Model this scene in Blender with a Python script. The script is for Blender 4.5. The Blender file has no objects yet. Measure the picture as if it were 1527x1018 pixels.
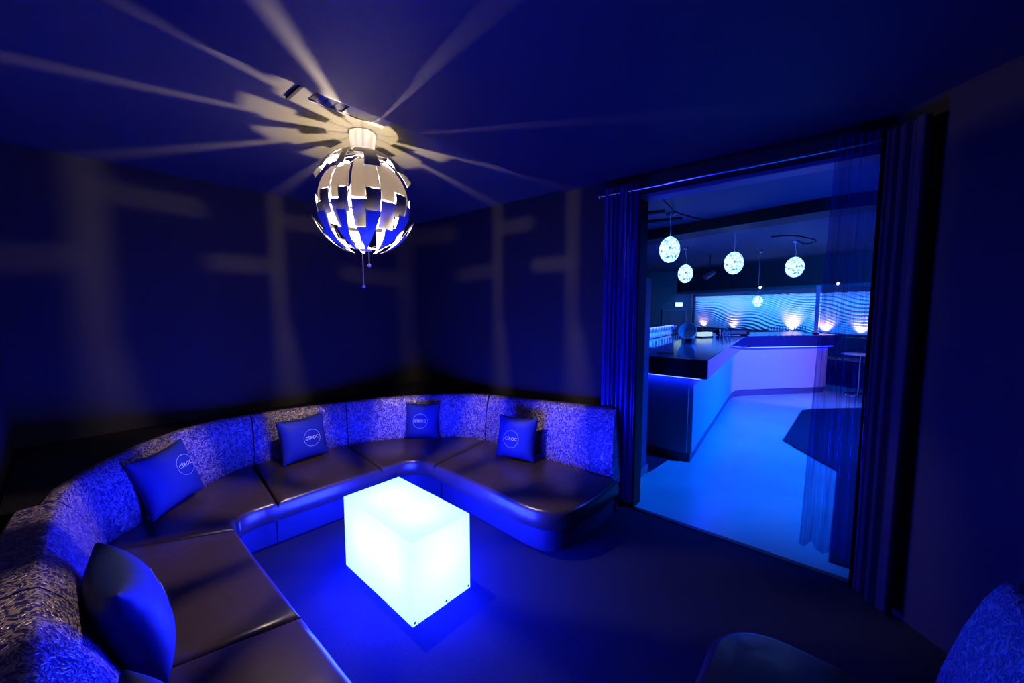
import bpy, bmesh, math, random
from mathutils import Vector, Matrix, noise as mnoise
random.seed(7)
C = bpy.context.scene.collection
PI = math.pi
R = math.radians

# ------------------------------------------------------------------ helpers
def tag(o, label=None, cat=None, group=None, kind=None):
    if label: o['label'] = label
    if cat: o['category'] = cat
    if group: o['group'] = group
    if kind: o['kind'] = kind
    return o

def empty(name, loc=(0, 0, 0), rz=0.0):
    o = bpy.data.objects.new(name, None); C.objects.link(o)
    o.location = loc; o.rotation_euler = (0, 0, rz); o.empty_display_size = .1
    return o

def obj(name, bm, mat, parent=None, smooth=None, bevel=0.0, seg=2, bang=40):
    me = bpy.data.meshes.new(name)
    bmesh.ops.remove_doubles(bm, verts=bm.verts, dist=1e-5)
    bmesh.ops.recalc_face_normals(bm, faces=bm.faces)
    bm.to_mesh(me); bm.free()
    if smooth is not None:
        for p in me.polygons: p.use_smooth = True
        me.set_sharp_from_angle(angle=R(smooth))
    o = bpy.data.objects.new(name, me); C.objects.link(o)
    for m in (mat if isinstance(mat, (list, tuple)) else [mat]): me.materials.append(m)
    if parent: o.parent = parent
    if bevel > 0:
        b = o.modifiers.new('bevel', 'BEVEL'); b.width = bevel; b.segments = seg
        b.limit_method = 'ANGLE'; b.angle_limit = R(bang); b.harden_normals = False
        for p in me.polygons: p.use_smooth = True
        if smooth is None: me.set_sharp_from_angle(angle=R(40))
        w = o.modifiers.new('wn', 'WEIGHTED_NORMAL'); w.keep_sharp = False
    return o

def structure(name, bm, mat, label, cat, **k):
    o = obj(name, bm, mat, **k)
    return tag(o, label, cat, kind='structure')

def BM(): return bmesh.new()

def box(bm, x0, x1, y0, y1, z0, z1, M=None):
    vs = [Vector((x, y, z)) for z in (z0, z1) for y in (y0, y1) for x in (x0, x1)]
    if M: vs = [M @ v for v in vs]
    v = [bm.verts.new(a) for a in vs]
    for f in ((0, 2, 3, 1), (4, 5, 7, 6), (0, 1, 5, 4), (2, 6, 7, 3), (0, 4, 6, 2), (1, 3, 7, 5)):
        bm.faces.new([v[i] for i in f])

def prism(bm, pts, z0, z1):
    a = [bm.verts.new((p[0], p[1], z0)) for p in pts]
    b = [bm.verts.new((p[0], p[1], z1)) for p in pts]
    n = len(pts)
    bm.faces.new(a[::-1]); bm.faces.new(b)
    for i in range(n):
        j = (i + 1) % n
        bm.faces.new((a[i], a[j], b[j], b[i]))

def loft(bm, secs, cap=True, closed=True):
    rows = [[bm.verts.new(p) for p in s] for s in secs]
    n = len(rows[0])
    for a, b in zip(rows, rows[1:]):
        for i in range(n if closed else n - 1):
            j = (i + 1) % n
            bm.faces.new((a[i], a[j], b[j], b[i]))
    if cap and closed:
        bm.faces.new(rows[0][::-1]); bm.faces.new(rows[-1])

def tube(bm, path, r, n=8, cap=True):
    path = [Vector(p) for p in path]
    secs = []
    for i, p in enumerate(path):
        a = path[max(i - 1, 0)]; b = path[min(i + 1, len(path) - 1)]
        d = (b - a).normalized()
        up = Vector((0, 0, 1)) if abs(d.z) < .9 else Vector((1, 0, 0))
        s = d.cross(up).normalized(); t = s.cross(d).normalized()
        rr = r[i] if isinstance(r, (list, tuple)) else r
        secs.append([p + s * rr * math.cos(2 * PI * k / n) + t * rr * math.sin(2 * PI * k / n) for k in range(n)])
    loft(bm, secs, cap)

def lathe(bm, prof, n=24, c=(0, 0, 0)):
    rows = []
    for (r, z) in prof:
        if r < 1e-6: rows.append([bm.verts.new((c[0], c[1], c[2] + z))])
        else: rows.append([bm.verts.new((c[0] + r * math.cos(2 * PI * k / n), c[1] + r * math.sin(2 * PI * k / n), c[2] + z)) for k in range(n)])
    for a, b in zip(rows, rows[1:]):
        for k in range(n):
            j = (k + 1) % n
            if len(a) == 1 and len(b) == 1: continue
            if len(a) == 1: bm.faces.new((a[0], b[j], b[k]))
            elif len(b) == 1: bm.faces.new((a[k], a[j], b[0]))
            else: bm.faces.new((a[k], a[j], b[j], b[k]))

def sphere(bm, c, r, n=16, m=10, sz=1.0):
    lathe(bm, [(r * math.sin(PI * i / m), -r * sz * math.cos(PI * i / m)) for i in range(m + 1)], n, c)

def catmull(pts, sub):
    out = []
    P = [Vector(p) for p in pts]
    for i in range(len(P) - 1):
        p0 = P[max(i - 1, 0)]; p1 = P[i]; p2 = P[i + 1]; p3 = P[min(i + 2, len(P) - 1)]
        for k in range(sub):
            t = k / sub
            out.append(.5 * ((2 * p1) + (-p0 + p2) * t + (2 * p0 - 5 * p1 + 4 * p2 - p3) * t * t + (-p0 + 3 * p1 - 3 * p2 + p3) * t ** 3))
    out.append(P[-1].copy())
    return out

# ------------------------------------------------------------------ materials
def mat(name, col, rough=.5, metal=0.0, spec=.5, **kw):
    m = bpy.data.materials.new(name); m.use_nodes = True
    b = m.node_tree.nodes['Principled BSDF']
    b.inputs['Base Color'].default_value = (*col, 1)
    b.inputs['Roughness'].default_value = rough
    b.inputs['Metallic'].default_value = metal
    b.inputs['Specular IOR Level'].default_value = spec
    for k, v in kw.items(): b.inputs[k.replace('_', ' ')].default_value = v
    return m

def nd(m, t, **kw):
    n = m.node_tree.nodes.new(t)
    for k, v in kw.items(): setattr(n, k, v)
    return n

def lk(m, a, b): m.node_tree.links.new(a, b)

def bump(m, scale, strength, dist=.01, detail=3, coord='Object', kind='noise', stretch=None):
    tc = nd(m, 'ShaderNodeTexCoord'); src = tc.outputs[coord]
    if stretch:
        mp = nd(m, 'ShaderNodeMapping'); mp.inputs['Scale'].default_value = stretch
        lk(m, src, mp.inputs['Vector']); src = mp.outputs[0]
    if kind == 'noise':
        t = nd(m, 'ShaderNodeTexNoise'); t.inputs['Detail'].default_value = detail
    else:
        t = nd(m, 'ShaderNodeTexVoronoi')
    t.inputs['Scale'].default_value = scale
    lk(m, src, t.inputs['Vector'])
    b = nd(m, 'ShaderNodeBump'); b.inputs['Strength'].default_value = strength; b.inputs['Distance'].default_value = dist
    lk(m, t.outputs[0], b.inputs['Height'])
    lk(m, b.outputs[0], m.node_tree.nodes['Principled BSDF'].inputs['Normal'])
    return t

def mottle(m, c1, c2, scale, coord='Object', detail=4, lo=.35, hi=.65):
    tc = nd(m, 'ShaderNodeTexCoord'); t = nd(m, 'ShaderNodeTexNoise')
    t.inputs['Scale'].default_value = scale; t.inputs['Detail'].default_value = detail
    lk(m, tc.outputs[coord], t.inputs['Vector'])
    r = nd(m, 'ShaderNodeValToRGB')
    r.color_ramp.elements[0].position = lo; r.color_ramp.elements[1].position = hi
    r.color_ramp.elements[0].color = (*c1, 1); r.color_ramp.elements[1].color = (*c2, 1)
    lk(m, t.outputs[0], r.inputs[0])
    lk(m, r.outputs[0], m.node_tree.nodes['Principled BSDF'].inputs['Base Color'])

def emis(name, col, s):
    m = bpy.data.materials.new(name); m.use_nodes = True
    nt = m.node_tree; nt.nodes.clear()
    o = nt.nodes.new('ShaderNodeOutputMaterial'); e = nt.nodes.new('ShaderNodeEmission')
    e.inputs[0].default_value = (*col, 1); e.inputs[1].default_value = s
    nt.links.new(e.outputs[0], o.inputs[0])
    return m

def mixmat(name, parts):
    """parts: list of (node type, weight, setup) added together"""
    m = bpy.data.materials.new(name); m.use_nodes = True
    nt = m.node_tree; nt.nodes.clear()
    o = nt.nodes.new('ShaderNodeOutputMaterial'); prev = None
    for t, setup in parts:
        n = nt.nodes.new(t)
        for k, v in setup.items(): n.inputs[k].default_value = v
        if prev is None: prev = n.outputs[0]
        else:
            a = nt.nodes.new('ShaderNodeAddShader')
            nt.links.new(prev, a.inputs[0]); nt.links.new(n.outputs[0], a.inputs[1]); prev = a.outputs[0]
    nt.links.new(prev, o.inputs[0])
    return m

M = {}
M['carpet'] = mat('carpet_pile', (.016, .017, .03), .95, spec=.1); mottle(M['carpet'], (.005, .007, .020), (.011, .015, .047), 220); bump(M['carpet'], 300, .6, .004)
M['wall'] = mat('dark_wall_paint', (.0115, .0105, .0125), .75, spec=.25); bump(M['wall'], 90, .05, .002)
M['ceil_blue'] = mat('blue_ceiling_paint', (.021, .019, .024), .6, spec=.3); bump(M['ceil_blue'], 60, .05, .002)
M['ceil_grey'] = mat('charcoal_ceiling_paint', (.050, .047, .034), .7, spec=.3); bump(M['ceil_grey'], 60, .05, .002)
M['leather'] = mat('bronze_black_leather', (.047, .031, .026), .28, spec=.7)
bump(M['leather'], 9, .16, .02, 2)
M['leather_side'] = mat('black_leather_plinth', (.02, .02, .05), .5, spec=.3); bump(M['leather_side'], 14, .2, .015, 2)
M['ledge'] = mat('black_vinyl_ledge', (.004, .004, .006), .6, spec=.2)

# brocade: swirling raised threads
def brocade():
    m = mat('bronze_brocade', (.08, .06, .07), .31, metal=.3, spec=.8)
    b = m.node_tree.nodes['Principled BSDF']
    tc = nd(m, 'ShaderNodeTexCoord')
    n1 = nd(m, 'ShaderNodeTexNoise'); n1.inputs['Scale'].default_value = 40; n1.inputs['Detail'].default_value = 1.5; n1.inputs['Distortion'].default_value = .7
    lk(m, tc.outputs['Object'], n1.inputs['Vector'])
    mul = nd(m, 'ShaderNodeMath', operation='MULTIPLY'); mul.inputs[1].default_value = 26
    lk(m, n1.outputs[0], mul.inputs[0])
    sn = nd(m, 'ShaderNodeMath', operation='SINE'); lk(m, mul.outputs[0], sn.inputs[0])
    r = nd(m, 'ShaderNodeValToRGB')
    r.color_ramp.elements[0].position = .30; r.color_ramp.elements[0].color = (.028, .020, .19, 1)
    r.color_ramp.elements[1].position = .95; r.color_ramp.elements[1].color = (.38, .29, .34, 1)
    ad = nd(m, 'ShaderNodeMath', operation='MULTIPLY_ADD'); ad.inputs[1].default_value = .5; ad.inputs[2].default_value = .5
    lk(m, sn.outputs[0], ad.inputs[0]); lk(m, ad.outputs[0], r.inputs[0])
    lk(m, r.outputs[0], b.inputs['Base Color'])
    bp = nd(m, 'ShaderNodeBump'); bp.inputs['Strength'].default_value = .55; bp.inputs['Distance'].default_value = .006
    lk(m, ad.outputs[0], bp.inputs['Height']); lk(m, bp.outputs[0], b.inputs['Normal'])
    return m
M['brocade'] = brocade()
M['pillow'] = mat('satin_navy_cushion', (.012, .024, .15), .55, spec=.2); bump(M['pillow'], 14, .18, .02, 2)
M['logo'] = mat('silver_print', (.92, .92, .95), .5)
M['silver'] = mat('silver_plastic', (.42, .42, .42), .38, metal=.0, spec=.6)
M['chrome'] = mat('chrome', (.8, .8, .82), .15, metal=1)
M['dark_metal'] = mat('dark_metal', (.03, .03, .035), .4, metal=.6)
M['white_plastic'] = mat('white_plastic', (.8, .8, .78), .4)
M['grey_metal'] = mat('grey_metal', (.16, .155, .15), .45, metal=.3)
M['black'] = mat('matte_black', (.006, .006, .008), .8, spec=.1)
M['drape'] = mat('black_velvet_drape', (.005, .005, .020), .7, spec=.25)
M['trim'] = mat('painted_trim', (.10, .10, .14), .45)
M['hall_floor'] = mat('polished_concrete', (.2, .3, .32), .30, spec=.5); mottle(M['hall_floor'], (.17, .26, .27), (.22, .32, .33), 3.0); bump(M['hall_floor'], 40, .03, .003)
M['hall_wall'] = mat('hall_dark_wall', (.03, .035, .06), .7)
M['hall_ceil'] = mat('hall_dark_ceiling', (.05, .07, .14), .7)
M['hall_beam'] = mat('hall_beam_paint', (.012, .014, .03), .7)
M['counter'] = mat('black_gloss_counter', (.010, .012, .07), .12, spec=.7)
M['bar_panel'] = mat('white_bar_panel', (.24, .22, .30), .5); bump(M['bar_panel'], 60, .1, .003)
M['bar_end'] = mat('dark_bar_end_panel', (.06, .17, .26), .45)
M['kick'] = mat('bar_kick_base', (.03, .03, .10), .5)
M['wave'] = mat('white_wave_panel', (.72, .72, .74), .5)
M['tile'] = mat('pale_tile', (.5, .55, .6), .3)
M['bench'] = mat('black_bench_vinyl', (.01, .01, .014), .5)
M['lit_white'] = emis('lit_sign', (.55, 1.0, 1.0), 1.6)
M['led'] = emis('cyan_led', (.010, .020, 1.0), 42)
M['bulb'] = emis('warm_bulb', (1.0, .78, .52), 16500)
M['downlight'] = emis('small_white_lamp', (.8, .9, 1.0), 6)

M['cube'] = mixmat('glowing_acrylic', [
    ('ShaderNodeEmission', {'Color': (.0050, .0142, 1.0, 1), 'Strength': 62}),
    ('ShaderNodeBsdfTranslucent', {'Color': (.75, .75, .75, 1)})])
M['belt'] = mixmat('frosted_silver_plate', [
    ('ShaderNodeBsdfDiffuse', {'Color': (.5, .5, .5, 1)}),
    ('ShaderNodeBsdfTranslucent', {'Color': (.17, .16, .15, 1)})])

M['opal'] = mixmat('opal_cup', [
    ('ShaderNodeBsdfDiffuse', {'Color': (.5, .5, .5, 1)}),
    ('ShaderNodeBsdfTranslucent', {'Color': (.48, .48, .48, 1)})])

def glass_cheap(name, col, fac, rough=.05):
    m = bpy.data.materials.new(name); m.use_nodes = True
    nt = m.node_tree; nt.nodes.clear()
    o = nt.nodes.new('ShaderNodeOutputMaterial'); mx = nt.nodes.new('ShaderNodeMixShader')
    t = nt.nodes.new('ShaderNodeBsdfTransparent'); t.inputs[0].default_value = (*col, 1)
    g = nt.nodes.new('ShaderNodeBsdfGlossy'); g.inputs['Roughness'].default_value = rough
    lw = nt.nodes.new('ShaderNodeLayerWeight'); lw.inputs[0].default_value = fac
    nt.links.new(lw.outputs[1], mx.inputs[0]); nt.links.new(t.outputs[0], mx.inputs[1]); nt.links.new(g.outputs[0], mx.inputs[2])
    nt.links.new(mx.outputs[0], o.inputs[0])
    return m
M['glass'] = glass_cheap('clear_glass', (.96, .98, 1), .6)

def sheer(name, col, opaque, trans):
    m = bpy.data.materials.new(name); m.use_nodes = True
    nt = m.node_tree; nt.nodes.clear()
    o = nt.nodes.new('ShaderNodeOutputMaterial'); mx = nt.nodes.new('ShaderNodeMixShader')
    t = nt.nodes.new('ShaderNodeBsdfTransparent'); t.inputs[0].default_value = (*trans, 1)
    d = nt.nodes.new('ShaderNodeBsdfDiffuse'); d.inputs[0].default_value = (*col, 1)
    tl = nt.nodes.new('ShaderNodeBsdfTranslucent'); tl.inputs[0].default_value = (*col, 1)
    gl = nt.nodes.new('ShaderNodeBsdfGlossy'); gl.inputs['Color'].default_value = (.025, .03, .10, 1); gl.inputs['Roughness'].default_value = .3
    a = nt.nodes.new('ShaderNodeAddShader'); a2 = nt.nodes.new('ShaderNodeAddShader')
    nt.links.new(d.outputs[0], a.inputs[0]); nt.links.new(tl.outputs[0], a.inputs[1])
    nt.links.new(a.outputs[0], a2.inputs[0]); nt.links.new(gl.outputs[0], a2.inputs[1])
    tc = nt.nodes.new('ShaderNodeTexCoord'); mp = nt.nodes.new('ShaderNodeMapping'); mp.inputs['Scale'].default_value = (90, 90, 2.5)
    nz = nt.nodes.new('ShaderNodeTexNoise'); nz.inputs['Scale'].default_value = 1; nz.inputs['Detail'].default_value = 2
    nt.links.new(tc.outputs['Object'], mp.inputs[0]); nt.links.new(mp.outputs[0], nz.inputs['Vector'])
    rg = nt.nodes.new('ShaderNodeMapRange'); rg.inputs[1].default_value = .3; rg.inputs[2].default_value = .7
    rg.inputs[3].default_value = max(0, opaque - .22); rg.inputs[4].default_value = min(1, opaque + .22)
    nt.links.new(nz.outputs[0], rg.inputs[0]); nt.links.new(rg.outputs[0], mx.inputs[0])
    nt.links.new(t.outputs[0], mx.inputs[1]); nt.links.new(a2.outputs[0], mx.inputs[2])
    nt.links.new(mx.outputs[0], o.inputs[0])
    return m
M['sheer'] = sheer('dark_sheer_curtain', (.02, .03, .13), .42, (.62, .66, .85))
M['sheer_dense'] = sheer('gathered_sheer_curtain', (.02, .025, .13), .70, (.6, .6, .85))

# ball lamp: bright core, darker cell pattern towards the rim
def ball_mat():
    m = bpy.data.materials.new('cell_glass_globe'); m.use_nodes = True
    nt = m.node_tree; nt.nodes.clear()
    o = nt.nodes.new('ShaderNodeOutputMaterial'); e = nt.nodes.new('ShaderNodeEmission')
    tc = nt.nodes.new('ShaderNodeTexCoord'); v = nt.nodes.new('ShaderNodeTexVoronoi'); v.inputs['Scale'].default_value = 30
    nt.links.new(tc.outputs['Object'], v.inputs['Vector'])
    r = nt.nodes.new('ShaderNodeValToRGB'); r.color_ramp.elements[0].position = .42; r.color_ramp.elements[1].position = .80
    r.color_ramp.elements[0].color = (.15, .30, 1.0, 1); r.color_ramp.elements[1].color = (.0, .045, .20, 1)
    nt.links.new(v.outputs[0], r.inputs[0]); nt.links.new(r.outputs[0], e.inputs[0]); e.inputs[1].default_value = 7
    nt.links.new(e.outputs[0], o.inputs[0])
    return m
M['ball'] = ball_mat()

# ------------------------------------------------------------------ room shell
XL, XR, YB, YF, HC = -.21, 2.75, 3.75, -.62, 2.457
OY0, OY1, OH = -.17, 1.15, 2.285       # opening in the right wall
bm = BM(); box(bm, XL - .12, XR, YF - .12, YB + .12, -.1, 0)
structure('floor', bm, M['carpet'], 'dark carpet floor of the lounge around the glowing cube', 'floor')
bm = BM(); box(bm, XL - .12, XL, YF - .12, YB + .12, 0, HC)
structure('wall_left', bm, M['wall'], 'dark wall close behind the left run of seating', 'wall')
bm = BM(); box(bm, XL, XR + .13, YB, YB + .12, 0, HC)
structure('wall_back', bm, M['wall'], 'dark wall behind the back seating with faint vertical light streaks', 'wall')
bm = BM(); box(bm, XR, XR + .13, OY1, YB, 0, HC); box(bm, XR, XR + .13, OY0, OY1, OH, HC)
box(bm, XR, XR + .13, -1.2, OY0, 0, HC)
structure('wall_right', bm, M['wall'], 'dark wall with the wide curtained opening to the bar', 'wall')
bm = BM(); prism(bm, [(2.75, -.10), (2.25, -.60), (2.25, -.75), (2.75, -.75)], 0, HC)
structure('wall_angled', bm, M['wall'], 'dark slanted wall right of the black drape', 'wall')
bm = BM(); box(bm, XL, 2.3, YF - .12, YF, 0, HC)
structure('wall_front', bm, M['wall'], 'dark wall behind the bench at the lower right', 'wall')
bm = BM(); box(bm, XL - .12, XR + .13, 1.81, YB + .12, HC, HC + .12)
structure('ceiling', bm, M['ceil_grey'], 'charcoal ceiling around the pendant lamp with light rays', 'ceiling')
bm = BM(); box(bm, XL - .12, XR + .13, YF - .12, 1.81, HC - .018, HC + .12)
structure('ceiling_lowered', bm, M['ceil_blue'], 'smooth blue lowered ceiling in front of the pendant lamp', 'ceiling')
bm = BM()
box(bm, XR + .004, XR + .128, OY0, OY1 - .001, OH - .012, OH)
box(bm, XR - .006, XR, OY0, OY1, OH - .012, OH + .012)
structure('trim_1', bm, M['trim'], 'pale edge along the top of the opening to the bar', 'trim')
bm = BM(); box(bm, XR - .02, XR + .015, OY0, OY1, 0, .008)
structure('trim_2', bm, M['dark_metal'], 'threshold strip between carpet and glossy bar floor', 'trim')

# ------------------------------------------------------------------ the curved banquette, one thing per section
HS = .30
F_ = [(.56, .60), (.56, 1.57), (.575, 2.48), (.62, 2.585), (.69, 2.625), (.75, 2.632), (.83, 2.625), (1.17, 2.612), (1.53, 2.60), (1.68, 2.60), (1.785, 2.545), (1.825, 2.45), (1.83, 2.36)]
K_ = [(.10, .60), (.10, 1.70), (.09, 2.74), (.25, 2.97), (.5, 3.18), (.75, 3.37), (.93, 3.43), (1.27, 3.40), (1.62, 3.29), (1.95, 3.13), (2.2, 2.92), (2.40, 2.68), (2.50, 2.46)]
T_ = [(-.055, .60, .70), (-.06, 1.74, .70), (-.02, 2.50, .69), (.10, 2.88, .685), (.42, 3.27, .68), (.68, 3.43, .68), (.95, 3.485, .67), (1.28, 3.465, .662), (1.64, 3.36, .662), (1.99, 3.21, .668), (2.26, 2.98, .68), (2.47, 2.72, .69), (2.555, 2.48, .70)]
W_ = [(-.2, .60), (-.2, 1.7), (-.2, 2.55), (-.2, 3.2), (-.19, 3.735), (.5, 3.738), (.95, 3.738), (1.28, 3.738), (1.64, 3.738), (2.1, 3.738), (2.735, 3.735), (2.738, 2.9), (2.738, 2.48)]
S = 6
def seg(L, i, j): return catmull(L, S)[i * S:j * S + 1]
def lseg(L, i, j):
    out = []
    for a in range(i, j):
        p, q = Vector(L[a]), Vector(L[a + 1])
        out += [p.lerp(q, k / S) for k in range(S)]
    return out + [Vector(L[j])]

def v2(p): return Vector((p[0], p[1]))

def back_sections(ks, ts, d, e0=0., e1=0.):
    secs = []
    n = len(ks)
    for i, (k, t) in enumerate(zip(ks, ts)):
        a = ks[max(i - 1, 0)]; b = ks[min(i + 1, n - 1)]
        tang = (v2(b) - v2(a)).normalized()
        out = Vector((-tang.y, tang.x))       # away from the room when walking A -> F
        k2 = v2(k); t2 = v2(t); z = t[2]
        # small inset at the two ends of a cushion so neighbours show a seam
        if i == 0: k2 = k2 + tang * e0; t2 = t2 + tang * e0
        if i == n - 1: k2 = k2 - tang * e1; t2 = t2 - tang * e1
        pts = []
        for (u, bul) in ((0, 0.0), (.12, .012), (.35, .022), (.65, .018), (.86, .006)):
            q = k2.lerp(t2, u) - out * bul
            pts.append((q.x, q.y, .235 + (z - .235) * u * .985))
        for (o, dz) in ((.006, -.022), (.02, -.006), (.04, 0)):
            q = t2 + out * o; pts.append((q.x, q.y, z + dz))
        q = t2 + out * d; pts.append((q.x, q.y, z - .004))
        q = t2 + out * (d + .012); pts.append((q.x, q.y, z - .02))
        q = k2 + out * (d + .05); pts.append((q.x, q.y, .235))
        secs.append(pts)
    return secs

def crown_seat(bm, outline, z0, z1):
    """cushion: rounded-over prism, rings pulled inward"""
    n = len(outline); P = [Vector(p[:2]) for p in outline]
    area = sum(P[i].x * P[(i + 1) % n].y - P[(i + 1) % n].x * P[i].y for i in range(n))
    sg = 1 if area > 0 else -1
    nor = []
    for i in range(n):
        a = (P[i] - P[i - 1]).normalized(); b = (P[(i + 1) % n] - P[i]).normalized()
        na = Vector((a.y, -a.x)) * sg; nb = Vector((b.y, -b.x)) * sg
        m = (na + nb); m = m.normalized() if m.length > 1e-6 else na
        nor.append(m / max(.5, m.dot(na)))
    prof = [(.010, z0), (.0, z0 + .012), (-.006, (z0 + z1) / 2), (0, z1 - .030), (.004, z1 - .017), (.013, z1 - .006), (.028, z1)]
    rings = [[(P[i].x - nor[i].x * r, P[i].y - nor[i].y * r, z) for i in range(n)] for r, z in prof]
    loft(bm, rings, cap=True)

def seat_outline(f, k): return [tuple(p) for p in f] + [tuple(p) for p in reversed(k)]

def dedupe(L, eps=.006):
    out = []
    for p in L:
        if not out or (Vector(p[:2]) - Vector(out[-1][:2])).length > eps: out.append(p)
    return out

def gapped(f, k, g0=.003, g1=.003):
    f = [Vector(p[:2]) for p in f]; k = [Vector(p[:2]) for p in k]
    for L in (f, k):
        L[0] = L[0] + (L[1] - L[0]).normalized() * g0
        L[-1] = L[-1] + (L[-2] - L[-1]).normalized() * g1
    return f, k

def section(i, j, label, depth, ledge=True):
    r = empty('banquette_section')
    tag(r, label, 'sofa', 'banquette sections')
    f = seg(F_, i, j); k = seg(K_, i, j); t = seg(T_, i, j); w = lseg(W_, i, j)
    f, k2 = gapped(f, k)
    bm = BM(); crown_seat(bm, dedupe(seat_outline(f, k2)), .175, HS)
    obj('seat_cushion', bm, M['leather'], r, smooth=50)
    fb = [a + (b - a).normalized() * .075 for a, b in zip(f, k2)]
    bm = BM(); prism(bm, dedupe(seat_outline(fb, k2)), 0.0, .176)
    obj('plinth', bm, M['leather_side'], r, smooth=40)
    bm = BM(); loft(bm, back_sections(k, t, depth, .004, .004))
    obj('backrest', bm, M['brocade'], r, smooth=50)
    if ledge:
        bm = BM(); secs = []
        for a, b, kk in zip(t, w, k):
            d = (v2(b) - v2(a)); q = v2(a) + d.normalized() * min(depth + .02, d.length * .6); z = a[2] - .02
            secs.append([(q.x, q.y, z), (b[0], b[1], z), (b[0], b[1], .0), (q.x, q.y, .0)])
        loft(bm, secs); obj('back_ledge', bm, M['ledge'], r, smooth=40)
    return r

section(0, 1, 'nearest brown leather section of the left seating run, at the lower left corner', .13, False)
section(1, 2, 'straight brown leather section of the left run behind the big blue pillow', .13, False)
section(2, 6, 'curved left corner section of the sofa with brocade back and rounded inner edge', .07)
section(6, 8, 'straight section along the back wall between the two sofa corners', .07)
section(8, 12, 'curved far corner section of the sofa behind the glowing cube', .07)

# right run with its rounded free end
r = empty('banquette_section'); tag(r, 'right end section of the sofa with rounded free end beside the curtain', 'sofa', 'banquette sections')
fF = catmull([(1.83, 2.355), (1.815, 1.95), (1.795, 1.60), (1.79, 1.45), (1.815, 1.31), (1.90, 1.215), (2.04, 1.17), (2.25, 1.155), (2.50, 1.16)], 5)
kF = catmull([(2.505, 2.455), (2.505, 1.9), (2.505, 1.20)], 8)
tF = catmull([(2.557, 2.475, .70), (2.575, 1.9, .735), (2.60, 1.24, .775)], 8)
out = [tuple(p[:2]) for p in fF] + [tuple(p[:2]) for p in reversed(kF)]
bm = BM(); crown_seat(bm, dedupe(out), .175, HS); obj('seat_cushion', bm, M['leather'], r, smooth=50)
cen = Vector((2.25, 1.9))
fb = []
fv = [Vector(p[:2]) for p in fF]
for i, p in enumerate(fv):
    a = fv[max(i - 1, 0)]; b = fv[min(i + 1, len(fv) - 1)]; tg = (b - a).normalized()
    fb.append(p + Vector((-tg.y, tg.x)) * .075)
bm = BM(); prism(bm, dedupe([tuple(p) for p in fb] + [(2.66, fb[-1].y), (2.66, 2.455), (2.505, 2.455)]), 0, .176); obj('plinth', bm, M['leather_side'], r, smooth=40)
bm = BM(); loft(bm, back_sections(kF, tF, .07, .004, 0)); obj('backrest', bm, M['brocade'], r, smooth=50)
bm = BM(); loft(bm, [[(a[0] + .09, a[1], a[2] - .02), (2.738, a[1], a[2] - .02), (2.738, a[1], 0), (a[0] + .09, a[1], 0)] for a in tF]); obj('back_ledge', bm, M['ledge'], r)

# bench at the lower right
r = empty('banquette_section'); tag(r, 'dark rounded seat end with upright back at the lower right corner', 'sofa', 'banquette sections')
fG = [Vector((.7, .315))] + [Vector((1.45 + .205 * math.sin(a), .11 + .205 * math.cos(a))) for a in [R(9 * i) for i in range(11)]] + [Vector((1.655, -.25))]
bm = BM(); crown_seat(bm, [tuple(p) for p in fG] + [(.7, -.25)], .175, HS); obj('seat_cushion', bm, M['leather'], r, smooth=50)
fG2 = [Vector((.7, .24))] + [Vector((1.45 + .13 * math.sin(a), .11 + .13 * math.cos(a))) for a in [R(9 * i) for i in range(11)]] + [Vector((1.58, -.25))]
bm = BM(); prism(bm, [tuple(p) for p in fG2] + [(.7, -.25)], 0, .176); obj('plinth', bm, M['leather_side'], r, smooth=40)
kG = [Vector((1.67 - .16 * i, -.255)) for i in range(7)]; tG = [Vector((1.785 - .18 * i, -.385, .70)) for i in range(7)]
bm = BM(); loft(bm, back_sections([Vector((p.x, p.y)) for p in reversed(kG)], list(reversed(tG)), .07))
bmesh.ops.recalc_face_normals(bm, faces=bm.faces)
# walking in +x keeps "out" on the +y side, so mirror through the contact line
bm.free(); bm = BM()
secs = []
for k, t in zip(kG, tG):
    pts = []
    for (u, bul) in ((0, 0), (.12, .012), (.35, .022), (.65, .018), (.86, .006)):
        q = Vector((k.x + (t.x - k.x) * u, k.y + (t.y - k.y) * u + bul, .235 + (t.z - .235) * u * .985)); pts.append(q)
    for (o, dz) in ((.006, -.022), (.02, -.006), (.04, 0), (.14, -.004), (.16, -.02)): pts.append(Vector((t.x, t.y - o, t.z + dz)))
    pts.append(Vector((k.x, t.y - .17, .235)))
    secs.append(pts)
loft(bm, secs); obj('backrest', bm, M['brocade'], r, smooth=50)
bm = BM(); box(bm, .7, 1.62, -.55, -.25, 0, .24); obj('back_base', bm, M['leather_side'], r)

# ------------------------------------------------------------------ pillows
def bulge(u, v, T):
    a = max(0.0, 1 - abs(u) ** 2.6); b = max(0.0, 1 - abs(v) ** 2.6)
    return T * (a * b) ** .5

def pillow_xy(u, v, w, h):
    return (u * w * (1 - .085 * (1 - v * v) * abs(u) ** 2), v * h * (1 - .085 * (1 - u * u) * abs(v) ** 2))

def letters_mesh():
    cu = bpy.data.curves.new('lettering', 'FONT'); cu.body = 'C\u00ceROC'; cu.size = .034; cu.align_x = 'CENTER'; cu.align_y = 'CENTER'
    cu.space_character = 1.16; cu.offset = .0002; cu.resolution_u = 3
    o = bpy.data.objects.new('tmp', cu); C.objects.link(o)
    dg = bpy.context.evaluated_depsgraph_get(); dg.update()
    me = bpy.data.meshes.new_from_object(o.evaluated_get(dg))
    bpy.data.objects.remove(o)
    return me
LET = letters_mesh()

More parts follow.
